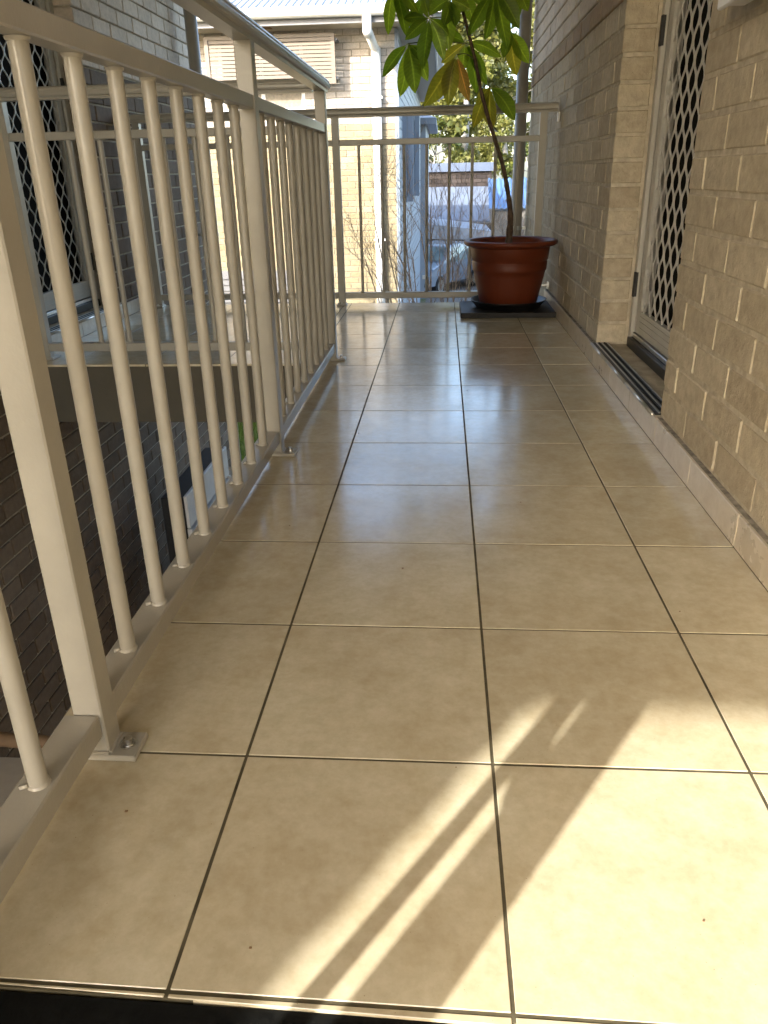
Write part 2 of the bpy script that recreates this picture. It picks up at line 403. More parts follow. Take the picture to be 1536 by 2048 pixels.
# balcony floor: L-shaped slab with tiles
FL, FR, FY = -0.637, 0.556, 4.43
slab = MB()
slab.box(FL, 0.90, 0.004, FY, -0.26, -0.0115)
slab.box(-1.93, FL - 0.0005, 2.75, FY, -0.26, -0.0115)
floor = slab.build('balcony_floor', ['render_paint']); tag(floor, kind='structure')
fj = lambda x: -0.002 - 0.0125 * x     # slightly skewed front joint and outer edge
fe = lambda x: fj(x) - 0.0105
gb = MB(); gb.box(FL + 0.004, 0.556, 0, FY - .004, -0.0112, -0.0011)
gb.v = [(a, b_ if b_ > 1 else fe(a) + .004, c_) for a, b_, c_ in gb.v]; gb.box(-1.92, FL + 0.0038, 2.754, FY - .004, -0.0112, -0.0011)
gb.build('grout', 'grout', floor)
TG = 0.0021
def tile(x0, x1, y0, y1, mat='tile', nm='tile', front=None, back=None):
    x0 += TG; x1 -= TG; y0 += TG; y1 -= TG
    v, f = box_geo(-(x1 - x0) / 2, (x1 - x0) / 2, -(y1 - y0) / 2, (y1 - y0) / 2, -0.009, 0, 0.0007)
    cx_, cy_ = (x0 + x1) / 2, (y0 + y1) / 2
    if front: v = [(a, (front(a + cx_) + TG - cy_ + (b_ + (y1 - y0) / 2)) if b_ < 0 else b_, c_) for a, b_, c_ in v]
    if back: v = [(a, (back(a + cx_) - TG - cy_ + (b_ - (y1 - y0) / 2)) if b_ > 0 else b_, c_) for a, b_, c_ in v]
    o = mesh_obj(nm, v, f, mat, floor)
    o.location = ((x0 + x1) / 2, (y0 + y1) / 2, random.uniform(-.0003, .0003))
    o.rotation_euler = (random.uniform(-.0007, .0007), random.uniform(-.0007, .0007), 0)
xs = [FL - TG, -T, 0, T, 0.5445 + TG]
for i in range(4):
    for j in range(13):
        tile(xs[i], xs[i + 1], j * T, (j + 1) * T, front=(fj if j == 0 else None))
    tile(xs[i], xs[i + 1], -0.05, 0.0, nm='edge_tile', front=fe, back=fj)
xl = [-1.92, -5 * T, -4 * T, -3 * T, -2 * T - 0.0, FL - TG]
for i in range(5):
    for j in range(8, 13):
        y0 = max(j * T, 2.75 - TG)
        if xl[i + 1] - xl[i] > 0.02: tile(xl[i], xl[i + 1], y0, (j + 1) * T)
# skirting tiles along both walls
def skirt(x0, x1, ya, yb, z1=0.074):
    y = ya
    while y < yb - 0.02:
        e = min((math.floor((y + 1e-4) / T) + 1) * T, yb)
        box('skirting_tile', (x0, x1, y + .0017, e - .0017, 0.0005, z1), 'skirting', floor, bev=0.0012)
        y = e
skirt(0.5445, 0.5525, -0.01, 4.43)
skirt(-1.928, -1.920, 2.75, 2.985); skirt(-1.928, -1.920, 2.985, 3.985); skirt(-1.928, -1.920, 3.985, 4.43)
lb = MB()
lb.box(0.5528, 0.574, -0.01, 1.744, 0.0, 0.0705, bev=.003); lb.box(0.5528, 0.574, 2.776, 4.43, 0.0, 0.0705, bev=.003)
lb.build('mortar_ledge', 'ledge', floor)

# stairs going down towards the viewer's back
st = empty('stairs', (0, -0.2, -3), 'tiled stairs with black rubber edge going down in front of the balcony floor', 'stairs')
st.location = (0, 0, 0)
V_, F_ = box_geo(FL, 0.54, -0.30, 0.0, -0.06, -0.004)
mesh_obj('nosing', [(a, b_ if b_ < -.1 else fe(a) + TG - .0006, c_) for a, b_, c_ in V_], F_, 'black_rubber', st)
for k in range(9):
    yk = -0.30 - .27 * k; zk = -0.17 * (k + 1)
    box('step', (FL, 0.54, yk - .27, yk if k else -.035, zk - .15, zk), 'tile_stair', st)
box('landing', (-1.9, 0.54, -4.2, -2.732, -1.85, -1.70), 'tile_stair', st)

# ------------------------------------------------------------------ our building: walls
CH = 0.0868; BJ = 0.010; BL = 0.245; ZB = 1.305
def wall_mat(z, pale_from=ZB):
    if z < pale_from - .02: return 'brick_tan'
    return 'brick_pale'
WX = 0.565
wr = MB()
wr.box(WX + .0030, 0.95, -3.0, 1.745 - .0030, -3.0, 2.5)
wr.box(WX + .0030, 0.95, 2.775 + .0030, 6.02 - .0030, -3.0, 2.5)
wr.box(WX + .0030, 0.95, 1.745 - .0029, 2.775 + .0029, 2.16, 2.5)
wr.box(WX + .0030, 0.95, 1.745 - .0029, 2.775 + .0029, -3.0, -0.27)
wall_r = wr.build('brick_wall', 'mortar')
tag(wall_r, 'tan brick wall running along the right side of the tiled balcony', 'wall')
items = []
def rb(seg0, seg1, rev):
    for a, e, z0, z1, k in courses(0, seg1 - seg0, 0.072, 2.49, BL, CH, BJ):
        y0, y1 = (seg0 + a, seg0 + e) if not rev else (seg1 - e, seg1 - a)
        zz = 0.072 + CH * k
        proud = 0.006 if zz > ZB - .03 else 0
        mt = 'brick_band' if abs(zz - 0.072 - CH * 14) < .01 else wall_mat(zz)
        if 1.745 <= y0 < 2.775 and z0 < 2.16: continue
        items.append((WX - proud, WX + 0.115, y0, y1, z0, z1, mt))
rb(-1.2, 1.745, True); rb(2.775, 6.02, False)
for a, e, z0, z1, k in courses(0, 1.01, 2.17, 2.49, BL, CH, BJ):
    items.append((WX - .006, WX + .115, 1.755 + a, 1.755 + e, z0, z1, 'brick_pale'))
bricks(wall_r, items)

LX = -1.965
wl = MB()
D0, D1 = 2.985, 3.985
wl.box(-2.5, LX - .009, -2.65, D0 - .009, -3.0, 2.5)
wl.box(-2.5, LX - .009, D1 + .009, 6.0 - .009, -0.26, 2.5)
wl.box(-2.5, LX - .009, D0 - .0089, D1 + .0089, 2.16, 2.5)
wl.box(-2.5, LX - .009, D0 - .0089, 6.0 - .009, -3.0, -0.2605)
wl.box(-2.5, LX - .009, D0 - .0089, D1 + .0089, -0.26, 0.06)
wall_l = wl.build('brick_wall', 'mortar')
tag(wall_l, 'brick wall on the left across the stairwell, two storeys high', 'wall')
items = []
def lb_(s0, s1, z0_, z1_, rev=False, off=0):
    for a, e, z0, z1, k in courses(0, s1 - s0, z0_, z1_, BL, CH, BJ, off):
        y0, y1 = (s0 + a, s0 + e) if not rev else (s1 - e, s1 - a)
        zz = z0_ + CH * k
        items.append((LX - 0.115, LX + (0.006 if zz > ZB - .03 else 0), y0, y1, z0, z1, 'brick_brown' if zz < ZB - .02 else 'brick_pale'))
zl = 0.072
lb_(-2.65, D0, zl, 2.49, True); lb_(D1, 6.0, zl, 2.49)
zlow = zl - CH * 35
lb_(-2.65, 6.0, zlow, zl - .002, True)
bricks(wall_l, items)

# roof over the balconies
rf = empty('balcony_roof', (0, 1.5, 2.5), 'low roof and white ceiling over the balcony, above the picture', 'roof'); rf.location = (0, 0, 0)
box('ceiling', (-4.4, 3.2, -3.44, 6.35, 2.502, 2.56), 'ceiling', rf)
box('fascia', (-4.4, 3.2, 6.352, 6.40, 2.50, 2.87), 'cream_paint', rf)
box('rear_fascia', (-4.4, 3.2, -3.49, -3.442, 2.40, 2.75), 'cream_paint', rf)
mesh_obj('roof_sheet', [(-4.4, -3.44, 2.76), (3.2, -3.44, 2.76), (3.2, 1.5, 3.9), (-4.4, 1.5, 3.9), (-4.4, 6.42, 2.85), (3.2, 6.42, 2.85)], [(0, 1, 2, 3), (3, 2, 5, 4)], 'roof_metal', rf)

# building masses behind both walls
box('flat_block', (0.951, 5.5, -3.0, 6.0, -3.0, 2.498), 'brick_tan').name = 'flat_block'
o = bpy.data.objects['flat_block']; tag(o, 'tan block of flats behind the right-hand brick wall', 'building')
o = box('flat_block', (-7.5, -2.501, -2.6, 5.98, -3.0, 2.498), 'brick_tan'); tag(o, 'tan block of flats behind the left-hand brick wall', 'building')

# ------------------------------------------------------------------ railings
def handrail_prof(wd=0.064, z0=1.032, z1=1.080):
    h = wd / 2
    pr = [(-h * .62, z0), (h * .62, z0), (h * .66, z0 + .010), (h * .92, z0 + .012), (h, z0 + .018), (h, z0 + .026), (h * .95, z0 + .030), (h * .98, z0 + .034),
          (h * .80, z1 - .006), (h * .45, z1 - .001), (0, z1), (-h * .45, z1 - .001), (-h * .80, z1 - .006), (-h * .98, z0 + .034), (-h * .95, z0 + .030), (-h, z0 + .026), (-h, z0 + .018), (-h * .92, z0 + .012), (-h * .66, z0 + .010)]
    return pr
def handrail(parent, p0, p1, skew0=0.0, skew1=0.0, mat='paint'):
    p0 = Vector(p0); p1 = Vector(p1); d = (p1 - p0).normalized(); s = Vector((d.y, -d.x, 0))
    pr = handrail_prof(); n = len(pr); V = []
    for p, sk in ((p0, skew0), (p1, skew1)):
        for a, z in pr: V.append(tuple(p + s * a + d * (sk * (z - 1.03)) + Vector((0, 0, z))))
    F = [(k, (k + 1) % n, n + (k + 1) % n, n + k) for k in range(n)] + [tuple(range(n - 1, -1, -1)), tuple(range(n, 2 * n))]
    return mesh_obj('handrail', V, [f[::-1] for f in F], mat, parent)
def bolt(parent, x, y, z):
    mb = MB(); mb.add(lathe_geo([(0, .0105), (.006, .0105), (.0062, .0035), (.0085, .0035), (.0088, .001), (.0115, .001), (.0115, 0)], (x, y, z), 16))
    return mb.build('bolt', 'steel', parent)
def post(parent, x, y, plate_dx=(-.018, .058), plate_dy=(-.026, .026), bolt_at=(.040, 0), sz=.0205, h=1.034, weld=True):
    box('post', (x - sz, x + sz, y - sz, y + sz, 0.0102, h), 'paint', parent, bev=.0022)
    pl = box('base_plate', (x + plate_dx[0], x + plate_dx[1], y + plate_dy[0], y + plate_dy[1], 0.0004, 0.010), 'paint', parent, bev=.0015)
    if bolt_at: bolt(pl, x + bolt_at[0], y + bolt_at[1], 0.0101)
    mb = MB()
    for s in (-1, 1): mb.tube([(x + s * (sz + .001), y - sz, .0115), (x + s * (sz + .001), y + sz, .0115)], .0028, 6)
    mb.tube([(x - sz, y - sz - .001, .0115), (x + sz, y - sz - .001, .0115)], .0028, 6)
    mb.build('weld', 'paint', parent)
BAL = {}
def baluster(parent, x, y, r=.0118, z0=.0752, z1=.8872):
    if r not in BAL:
        mb = MB(); mb.add(tube_geo([(0, 0, z0), (0, 0, z1)], r, 16, False))
        mb.add(lathe_geo([(r + .0025, z0), (r + .0018, z0 + .003), (r, z0 + .0045)], (0, 0, 0), 12))
        mb.add(lathe_geo([(r, z1 - .0045), (r + .0018, z1 - .003), (r + .0025, z1)], (0, 0, 0), 12))
        mb.tube([(-r * 1.5, -r * .9, z0 + .002), (-r * .7, -r * .8, z0 + .005)], .0032, 5)
        o = mb.build('baluster', 'paint', parent, True); BAL[r] = o; o.location = (x, y, 0); return o
    return share('baluster', BAL[r], parent, loc=(x, y, random.uniform(-.0004, .0002)))
RX = -0.549
nr = empty('balcony_railing', (0, 0, 0), 'cream painted metal railing along the left edge of the walkway, nearest the viewer', 'railing', 'cream metal balcony railings')
py_ = [-0.66, 0.345, 1.597, 2.825]
for y in py_: post(nr, RX, y - (.008 if y < 0 else 0), sz=.029 if y < 0 else .0205)
def rail_run(parent, axis, c, a, b_, mat='paint'):
    if axis == 'y':
        box('mid_rail', (c - .0165, c + .0165, a, b_, .8875, .9185), mat, parent, bev=.0025)
        box('bottom_rail', (c - .032, c + .0165, a, b_, .0395, .075), mat, parent, bev=.0025)
    else:
        box('mid_rail', (a, b_, c - .0165, c + .0165, .8875, .9185), mat, parent, bev=.0025)
        box('bottom_rail', (a, b_, c - .0215, c + .0165, .0395, .075), mat, parent, bev=.0025)
for a, b_ in zip(py_[:-1], py_[1:]):
    rail_run(nr, 'y', RX, a + .0206, b_ - .0206)
    nb = 6 if a < 0 else 8
    for k in range(nb): baluster(nr, RX - .004, (a + (b_ - a) * (k + 1) / (nb + 1)) if a > 0 else .345 - .1487 * (nb - k))
handrail(nr, (RX, -0.70, 0), (RX, 2.90, 0), 0, -.55)
# cross railing at the far side of the stairwell
cr = empty('balcony_railing', (0, 0, 0), 'cream metal railing across the far side of the open stairwell', 'railing', 'cream metal balcony railings')
CY = 2.86
for x in (-1.845,): post(cr, x, CY, (-.03, .03), (-.022, .06), (0, .04))
rail_run(cr, 'x', CY, -1.845 + .0206, RX - .0208)
for k in range(9):
    x = -1.845 + (RX + 1.845) * (k + 1) / 10
    baluster(cr, x, CY)
handrail(cr, (-1.955, CY, 0), (RX - .034, CY, 0))
mb = MB(); mb.box(-1.958, -1.866, CY - .0165, CY + .0165, .8875, .9185, bev=.002); mb.build('mid_rail', 'paint', cr)
# end railing
er = empty('balcony_railing', (0, 0, 0), 'grey cream metal railing across the far end of the balcony', 'railing', 'cream metal balcony railings')
EY = 4.36
ex = [-1.845, -0.690, 0.478]
for x in ex: post(er, x, EY, (-.03, .03), (-.05, .022), (0, -.038))
for a, b_ in zip(ex[:-1], ex[1:]):
    rail_run(er, 'x', EY, a + .0206, b_ - .0206)
    nb = 8
    for k in range(nb): baluster(er, a + (b_ - a) * (k + 1) / (nb + 1), EY, r=.0085)
handrail(er, (-1.955, EY, 0), (0.552, EY, 0))
br = MB(); br.box(.5535, .5635, EY - .02, EY + .02, .985, 1.03, bev=.001); br.build('wall_bracket', 'white_metal', er)
br = MB(); br.box(.5535, .5635, EY - .02, EY + .02, .085, .125, bev=.001); br.box(.500, .5534, EY - .008, EY + .008, .1, .112); br.build('wall_bracket', 'aluminium', er)
br = MB(); br.box(-1.964, -1.955, EY - .02, EY + .02, .985, 1.03, bev=.001); br.build('wall_bracket', 'white_metal', er)
br = MB(); br.box(-1.964, -1.955, CY - .02, CY + .02, .985, 1.03, bev=.001); br.build('wall_bracket', 'white_metal', cr)

# ------------------------------------------------------------------ security doors
def grille_geo(y0, y1, z0, z1, x, wd=.088, ht=.118, th=.0048, dp=.006, n=8):
    mb = MB(); i = 0; y = y0; s = wd / 2
    while y < y1 + s:
        pts = []; z = z0; steps = int((z1 - z0) / ht * n) + 1
        for k in range(steps + 1):
            zz = z0 + (z1 - z0) * k / steps
            ph = (zz - z0) / ht
            v = math.cos(2 * math.pi * ph); v = math.copysign(abs(v) ** .75, v)
            yy = y + (1 if i % 2 else -1) * v * (s / 2 - th * .15)
            pts.append((min(max(yy, y0), y1), zz))
        V = []; F = []
        for (yy, zz) in pts:
            V += [(x - dp / 2, yy - th / 2, zz), (x + dp / 2, yy - th / 2 - .001, zz), (x + dp / 2, yy + th / 2 - .001, zz), (x - dp / 2, yy + th / 2, zz)]
        for k in range(len(pts) - 1):
            for c in range(4): F.append((k * 4 + c, k * 4 + (c + 1) % 4, k * 4 + 4 + (c + 1) % 4, k * 4 + 4 + c))
        mb.add((V, F)); y += s; i += 1
    return mb
def sec_door(label, sgn, xf, y0, y1, hinge_y, zb=0.072):
    """opening y0..y1; xf is the outer face of the door frame; sgn +1: room lies towards +x"""
    d = empty('security_door', (0, 0, 0), label, 'door', 'security doors with diamond grilles')
    X = lambda a: xf + sgn * a
    def bx(nm, xa, xb, a, b_, z0, z1, mat, par=d, bev=.002): return box(nm, (X(xa), X(xb), a, b_, z0, z1), mat, par, bev)
    bx('jamb', 0, .085, y0 + .001, y0 + .045, zb + .002, 2.115, 'door_grey'); bx('jamb', 0, .085, y1 - .045, y1 - .001, zb + .002, 2.115, 'door_grey')
    bx('jamb_bead', -.006, .012, y1 - .060, y1 - .0455, zb + .06, 2.10, 'door_grey'); bx('jamb_bead', -.006, .012, y0 + .0455, y0 + .060, zb + .06, 2.10, 'door_grey')
    bx('head', 0, .085, y0 + .001, y1 - .001, 2.1155, 2.158, 'door_grey')
    a, b_ = y0 + .064, y1 - .064
    lf = bx('leaf_frame', .012, .036, a, a + .055, zb + .062, 2.09, 'door_grey')
    bx('leaf_frame', .012, .036, b_ - .055, b_, zb + .062, 2.09, 'door_grey')
    bx('leaf_frame', .0122, .0358, a + .0555, b_ - .0555, zb + .062, zb + .150, 'door_grey')
    bx('leaf_frame', .0122, .0358, a + .0555, b_ - .0555, 2.03, 2.09, 'door_grey')
    for q in (zb + .085, zb + .108, zb + .128): bx('groove_line', .0100, .0118, a + .06, b_ - .06, q, q + .006, 'door_grey', bev=0)
    grille_geo(a + .053, b_ - .053, zb + .148, 2.032, X(.021)).build('diamond_grille', 'mesh_grey', d)
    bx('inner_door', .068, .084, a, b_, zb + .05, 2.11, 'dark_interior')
    bx('threshold', -.012, .084, y0 + .046, y1 - .046, zb + .002, zb + .040, 'black')
    bx('threshold_sill', .006, .05, y0 + .047, y1 - .047, zb + .0405, zb + .058, 'aluminium')
    for z in (.27, 1.13, 1.9): bx('hinge', -.012, .004, hinge_y - .008, hinge_y + .008, z, z + .095, 'black')
    return d
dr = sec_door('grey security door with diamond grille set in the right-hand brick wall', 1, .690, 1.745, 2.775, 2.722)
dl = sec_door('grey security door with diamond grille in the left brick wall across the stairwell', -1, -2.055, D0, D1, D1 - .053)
# door sills
def sill(label, sgn, xa, xb, y0, y1):
    s = empty('door_sill', (0, 0, 0), label, 'door sill', 'black ribbed door sills')
    xx = lambda a, b: (min(a, b), max(a, b))
    box('sill_bed', (*xx(xa + sgn * .010, xb), y0 + .001, y1 - .001, .0, .0715), 'sill_conc', s)
    box('tread_strip', (*xx(xa + sgn * .004, xa + sgn * .070), y0 + .003, y1 - .003, .0718, .0775), 'black', s)
    for k in range(5):
        q = xa + sgn * (.018 + .011 * k)
        box('tread_rib', (*xx(q, q + sgn * .004), y0 + .003, y1 - .003, .0776, .0806), 'black_rubber' if k % 2 else 'aluminium', s)
    mb = MB(); n = 6
    ys = [y0 + .003, y0 + .36, y0 + .363, y0 + .70, y0 + .703, y1 - .003]
    for a, b_ in ((ys[0], ys[1]), (ys[2], ys[3]), (ys[4], ys[5])):
        mb.tube([(xa + sgn * .0005, a, .0745), (xa + sgn * .0005, b_, .0745)], .006, 10)
    mb.build('nosing', 'aluminium', s, True)
    return s
sill('black ribbed door sill with silver nosing at the right-hand security door', 1, .5445, .700, 1.746, 2.774)
sill('black ribbed door sill below the left security door', -1, -1.920, -2.06, D0 + .001, D1 - .001)
# reveal side bricks exist as brick ends; white wall box at the top right
wb = empty('wall_box', (.53, 1.3, 1.06), 'white plastic box fixed high on the right brick wall beside the security door', 'wall box'); wb.location = (0, 0, 0)
box('box_body', (.512, .5575, 1.18, 1.475, 1.046, 1.36), 'white_metal', wb, bev=.006)
box('box_lid', (.500, .5115, 1.174, 1.481, 1.040, 1.366), 'white_metal', wb, bev=.003)

# ------------------------------------------------------------------ downpipes on the wall ends
def downpipe(x, y, r, label, side):
    d = empty('downpipe', (0, 0, 0), label, 'downpipe', 'round downpipes at the ends of the two walls')
    tube('pipe', [(x, y, -3), (x, y, 2.495)], r, 'paint_dark', d, 20)
    for z in (-1.6, .32, 2.05):
        mb = MB(); mb.add(lathe_geo([(r + .001, z), (r + .004, z + .002), (r + .004, z + .028), (r + .001, z + .03)], (x, y, 0), 20)); 
        mb.box(x - .012 if side > 0 else WX * 0 - 1.965, WX - .002 if side > 0 else x + .012, y - .003, y + .003, z + .004, z + .026)
        mb.build('clip', 'aluminium', d)
downpipe(.488, 5.90, .043, 'round cream downpipe beside the far end of the right brick wall', 1)
downpipe(-1.845, 5.70, .043, 'round cream downpipe beside the far end of the left brick wall', -1)

# ------------------------------------------------------------------ plant pot, saucer, board, plant
PC = (0.297, 4.035)
o = box('rubber_board', (0.028, 0.5435, 3.83, 4.26, 0.0016, 0.030), 'board', bev=.002); tag(o, 'flat dark board on the floor under the terracotta pot', 'board')
mb = MB(); mb.add(lathe_geo([(0, 0), (.165, 0), (.180, .004), (.212, .046), (.216, .046), (.213, .042), (.182, .010), (.165, .007), (0, .007)], (PC[0], PC[1], .0303), 48))
o = mb.build('plant_saucer', 'saucer_black', None, True); tag(o, 'black round saucer between the board and the terracotta pot', 'saucer')
pot = empty('plant_pot', (PC[0], PC[1], .038), 'big round terracotta-coloured plastic pot on a black saucer by the end railing', 'plant pot')
mb = MB()
prof = [(0, .0), (.150, .0), (.158, .006), (.176, .090), (.183, .116), (.194, .165), (.1985, .194), (.2035, .197), (.2045, .205), (.2075, .240), (.2030, .2445), (.2030, .2485), (.2095, .253), (.2175, .318)]
mb.add(lathe_geo(prof, (0, 0, 0), 64)); mb.build('pot_body', 'terracotta', pot, True)
mb = MB(); mb.add(lathe_geo([(.2172, .318), (.222, .324), (.240, .326), (.254, .334), (.257, .344), (.253, .353), (.243, .356), (.228, .352), (.218, .34), (.212, .30), (.205, .26)], (0, 0, 0), 64)); mb.build('rim', 'terracotta', pot, True)
mb = MB(); mb.add(lathe_geo([(.2125, .303), (.1, .312), (0, .318)], (0, 0, 0), 32)); mb.build('soil', 'soil', pot)

tr = empty('potted_tree', (.29, 4.04, .34), 'tall umbrella tree with drooping five-fingered green leaves growing in the terracotta pot', 'potted plant'); tr.location = (0, 0, 0)
SP = [(0.287, 4.05, .33), (0.290, 4.05, .402), (0.292, 4.05, .518), (0.271, 4.05, .644), (0.239, 4.05, .768), (0.195, 4.05, .889), (0.151, 4.05, 1.008), (0.114, 4.05, 1.123), (0.080, 4.05, 1.259), (0.047, 4.05, 1.369), (0.012, 4.05, 1.477), (-.001, 4.05, 1.52), (-.03, 4.05, 1.65), (-.05, 4.06, 1.80)]
SR = [.021, .019, .0155, .0125, .0112, .0105, .010, .0095, .009, .0085, .0078, .0075, .006, .004]
def crom(P, R, sub=5):
    P = [Vector(p) for p in P]; out = []; rr = []
    for i in range(len(P) - 1):
        p0, p1, p2, p3 = P[max(i - 1, 0)], P[i], P[i + 1], P[min(i + 2, len(P) - 1)]
        for k in range(sub):
            t_ = k / sub
            out.append(0.5 * ((2 * p1) + (p2 - p0) * t_ + (2 * p0 - 5 * p1 + 4 * p2 - p3) * t_ ** 2 + (3 * p1 - p0 - 3 * p2 + p3) * t_ ** 3)); rr.append(R[i] * (1 - t_) + R[i + 1] * t_)
    return out + [P[-1]], rr + [R[-1]]
sp, sr = crom(SP, SR)
sr = [r * (1 + .10 * math.sin(i * 2.1)) for i, r in enumerate(sr)]
tube('trunk', sp, sr, 'stem', tr, 12)
LEAVES = {
'A':((-0.051, 1.507),[(-0.147, 1.444), (-0.079, 1.392), (-0.055, 1.307), (-0.029, 1.389), (0.042, 1.459), (-0.101, 1.606), (0.009, 1.592)]),
'B':((-0.15, 1.427),[(-0.265, 1.441), (-0.261, 1.344), (-0.177, 1.217), (-0.083, 1.257), (-0.061, 1.355), (-0.175, 1.515)]),
'C':((0.032, 1.344),[(-0.061, 1.366), (-0.083, 1.263), (0.203, 1.277), (0.141, 1.17), (0.091, 1.133), (0.017, 1.216)]),
'K':((-0.014, 1.279),[(-0.167, 1.064), (-0.081, 1.126), (-0.05, 1.066), (0.048, 1.082)]),
'D':((0.255, 1.391),[(0.226, 1.27), (0.302, 1.21), (0.357, 1.26), (0.187, 1.429), (0.297, 1.458)]),
'E':((0.167, 1.145),[(0.09, 0.969), (0.187, 0.958), (0.287, 0.99), (0.106, 1.064), (0.262, 1.067)]),
'F':((-0.261, 1.344),[(-0.391, 1.214), (-0.304, 1.123), (-0.226, 1.128), (-0.185, 1.253), (-0.167, 1.181)]),
'G':((-0.324, 1.589),[(-0.359, 1.397), (-0.271, 1.379), (-0.263, 1.439), (-0.21, 1.457), (-0.407, 1.544)]),
'H':((0.165, 1.548),[(0.125, 1.345), (0.232, 1.307), (0.278, 1.382), (0.051, 1.378), (0.278, 1.441), (0.085, 1.517)]),
'J':((0.027, 1.57),[(-0.038, 1.446), (0.071, 1.431), (0.118, 1.505), (-.03, 1.62)]),
'L':((-0.18, 1.566),[(-0.245, 1.425), (-0.16, 1.457), (-0.10, 1.49), (-.2, 1.63)]),
'I':((0.283, 1.583),[(0.274, 1.422), (0.331, 1.467), (0.204, 1.501), (0.365, 1.55)]),
}
DY = {'A': -.10, 'B': -.14, 'C': .06, 'K': -.05, 'D': .05, 'E': .10, 'F': .02, 'G': -.03, 'H': -.10, 'I': .05, 'J': .08, 'L': .09}
BROWN = {('K', 3): 'leaf_brown', ('C', 1): 'leaf_yellow', ('E', 0): 'leaf_yellow', ('E', 1): 'leaf_yellow', ('K', 0): 'leaf_yellow', ('K', 2): 'leaf_yellow', ('E', 3): 'leaf_yellow', ('D', 1): 'leaf_yellow'}
def leaflet(hub, tip, mat, parent, wid=.30):
    hub = Vector(hub); tip = Vector(tip); ax = tip - hub; L = ax.length; d = ax.normalized()
    view = (CP - hub).normalized()
    tilt = random.uniform(-.75, .75)
    side = d.cross(view).normalized()
    nrm = side.cross(d).normalized()
    side, nrm = side * math.cos(tilt) + nrm * math.sin(tilt), nrm * math.cos(tilt) - side * math.sin(tilt)
    up = Vector((0, 0, 1)); V = []; F = []; n = 12
    fold = random.uniform(.10, .35); arch = random.uniform(.05, .13) * L; bend = random.uniform(-.05, .05) * L
    for i in range(n + 1):
        s = i / n; s0 = .07
        wv = 0 if s < s0 else ((s - s0) / (1 - s0))
        hw = wid * L * .5 * (math.sin(math.pi * wv ** 1.12) ** .85 if 0 < wv < 1 else 0) * (1.0 - .12 * wv) + (.0016 if i < n else .0002)
        c = hub + d * (L * s) + up * (arch * math.sin(math.pi * s)) * (1 - abs(d.z) * .7) + side * (bend * math.sin(math.pi * s))
        wav = math.sin(s * 16 + L * 70) * .0016
        for k, q in enumerate((-1, -.5, 0, .5, 1)):
            V.append(tuple(c + side * (hw * q) + nrm * (abs(q) * hw * fold + (wav if abs(q) == 1 else 0))))
    for i in range(n):
        for k in range(4): a = i * 5 + k; F.append((a, a + 1, a + 6, a + 5))
    o = mesh_obj('leaflet', V, F, mat, parent, True)
    uvl = o.data.uv_layers.new(name='UVMap')
    for lp in o.data.loops:
        r_i, k_i = divmod(lp.vertex_index, 5); uvl.data[lp.index].uv = ((k_i - 2) / 2, r_i / n)
    return o
for key, (h, tips) in LEAVES.items():
    hub = Vector((h[0], 4.05 + DY[key], h[1]))
    best = min(range(len(sp)), key=lambda i: (sp[i] - (hub + Vector((0, 0, -.02)))).length + abs(sp[i].z - hub.z + .03) * .4)
    base = sp[best]; midp = (base + hub) / 2 + Vector((0, 0, .015))
    lf = tube('leaf', crom([base, midp, hub], [.0032, .0026, .0030], 4)[0], [.0032] * 4 + [.0026] * 4 + [.0028], 'petiole', tr, 7)
    for i, tp in enumerate(tips):
        far = random.uniform(-.09, .09)
        tip = Vector((tp[0], hub.y + far, tp[1])); tip = hub + (tip - hub) * 1.08
        mt = BROWN.get((key, i), 'leaf_green')
        leaflet(hub, tip, mt, lf, random.uniform(.40, .49) if (tip - hub).length < .17 else random.uniform(.33, .40))
    mb = MB()
    for tp in tips:
        tv = Vector((tp[0], hub.y, tp[1])); mb.tube([hub, hub + (tv - hub).normalized() * .024 + Vector((0, -.003, .002))], .0018, 6)
    mb.build('leaf_hub', 'vein', lf)

# ------------------------------------------------------------------ brick house opposite
FD = 12.0; HX1 = -0.775; HX0 = -9.0
hs = empty('brick_house', (0, 0, 0), 'sunlit two-tone brick house with white gutter and downpipe opposite the balcony', 'house')
hw_ = MB(); hw_.box(HX0, HX1 - .008, FD + .008, 24.0, -3.0, 2.60)
wall = hw_.build('wall', 'mortar_far', hs)
items = []
WIN = (-3.30, -2.08, 1.60, 2.45)
def fb(x0, x1, z0_, z1_, off=0):
    for a, e, z0, z1, k in courses(0, x1 - x0, z0_, z1_, .245, .086, .010, off):
        zz = z0_ + .086 * k
        xa, xb = x1 - e, x1 - a
        if xa < WIN[1] and xb > WIN[0] and z1 > WIN[2] - .03 and z0 < WIN[3] + .03:
            if xa < WIN[0] - .03 and xb > WIN[0]: xb = WIN[0] - .005
            elif xb > WIN[1] + .03 and xa < WIN[1]: xa = WIN[1] + .005
            else: continue
        items.append((xa, xb, FD - .0, FD + .10, z0, z1, 'brick_white' if zz > 1.35 else 'brick_cream'))
fb(-6.6, HX1, 1.405 - .086 * 51, 2.60)
bricks(wall, items, face='y', bev=.003)
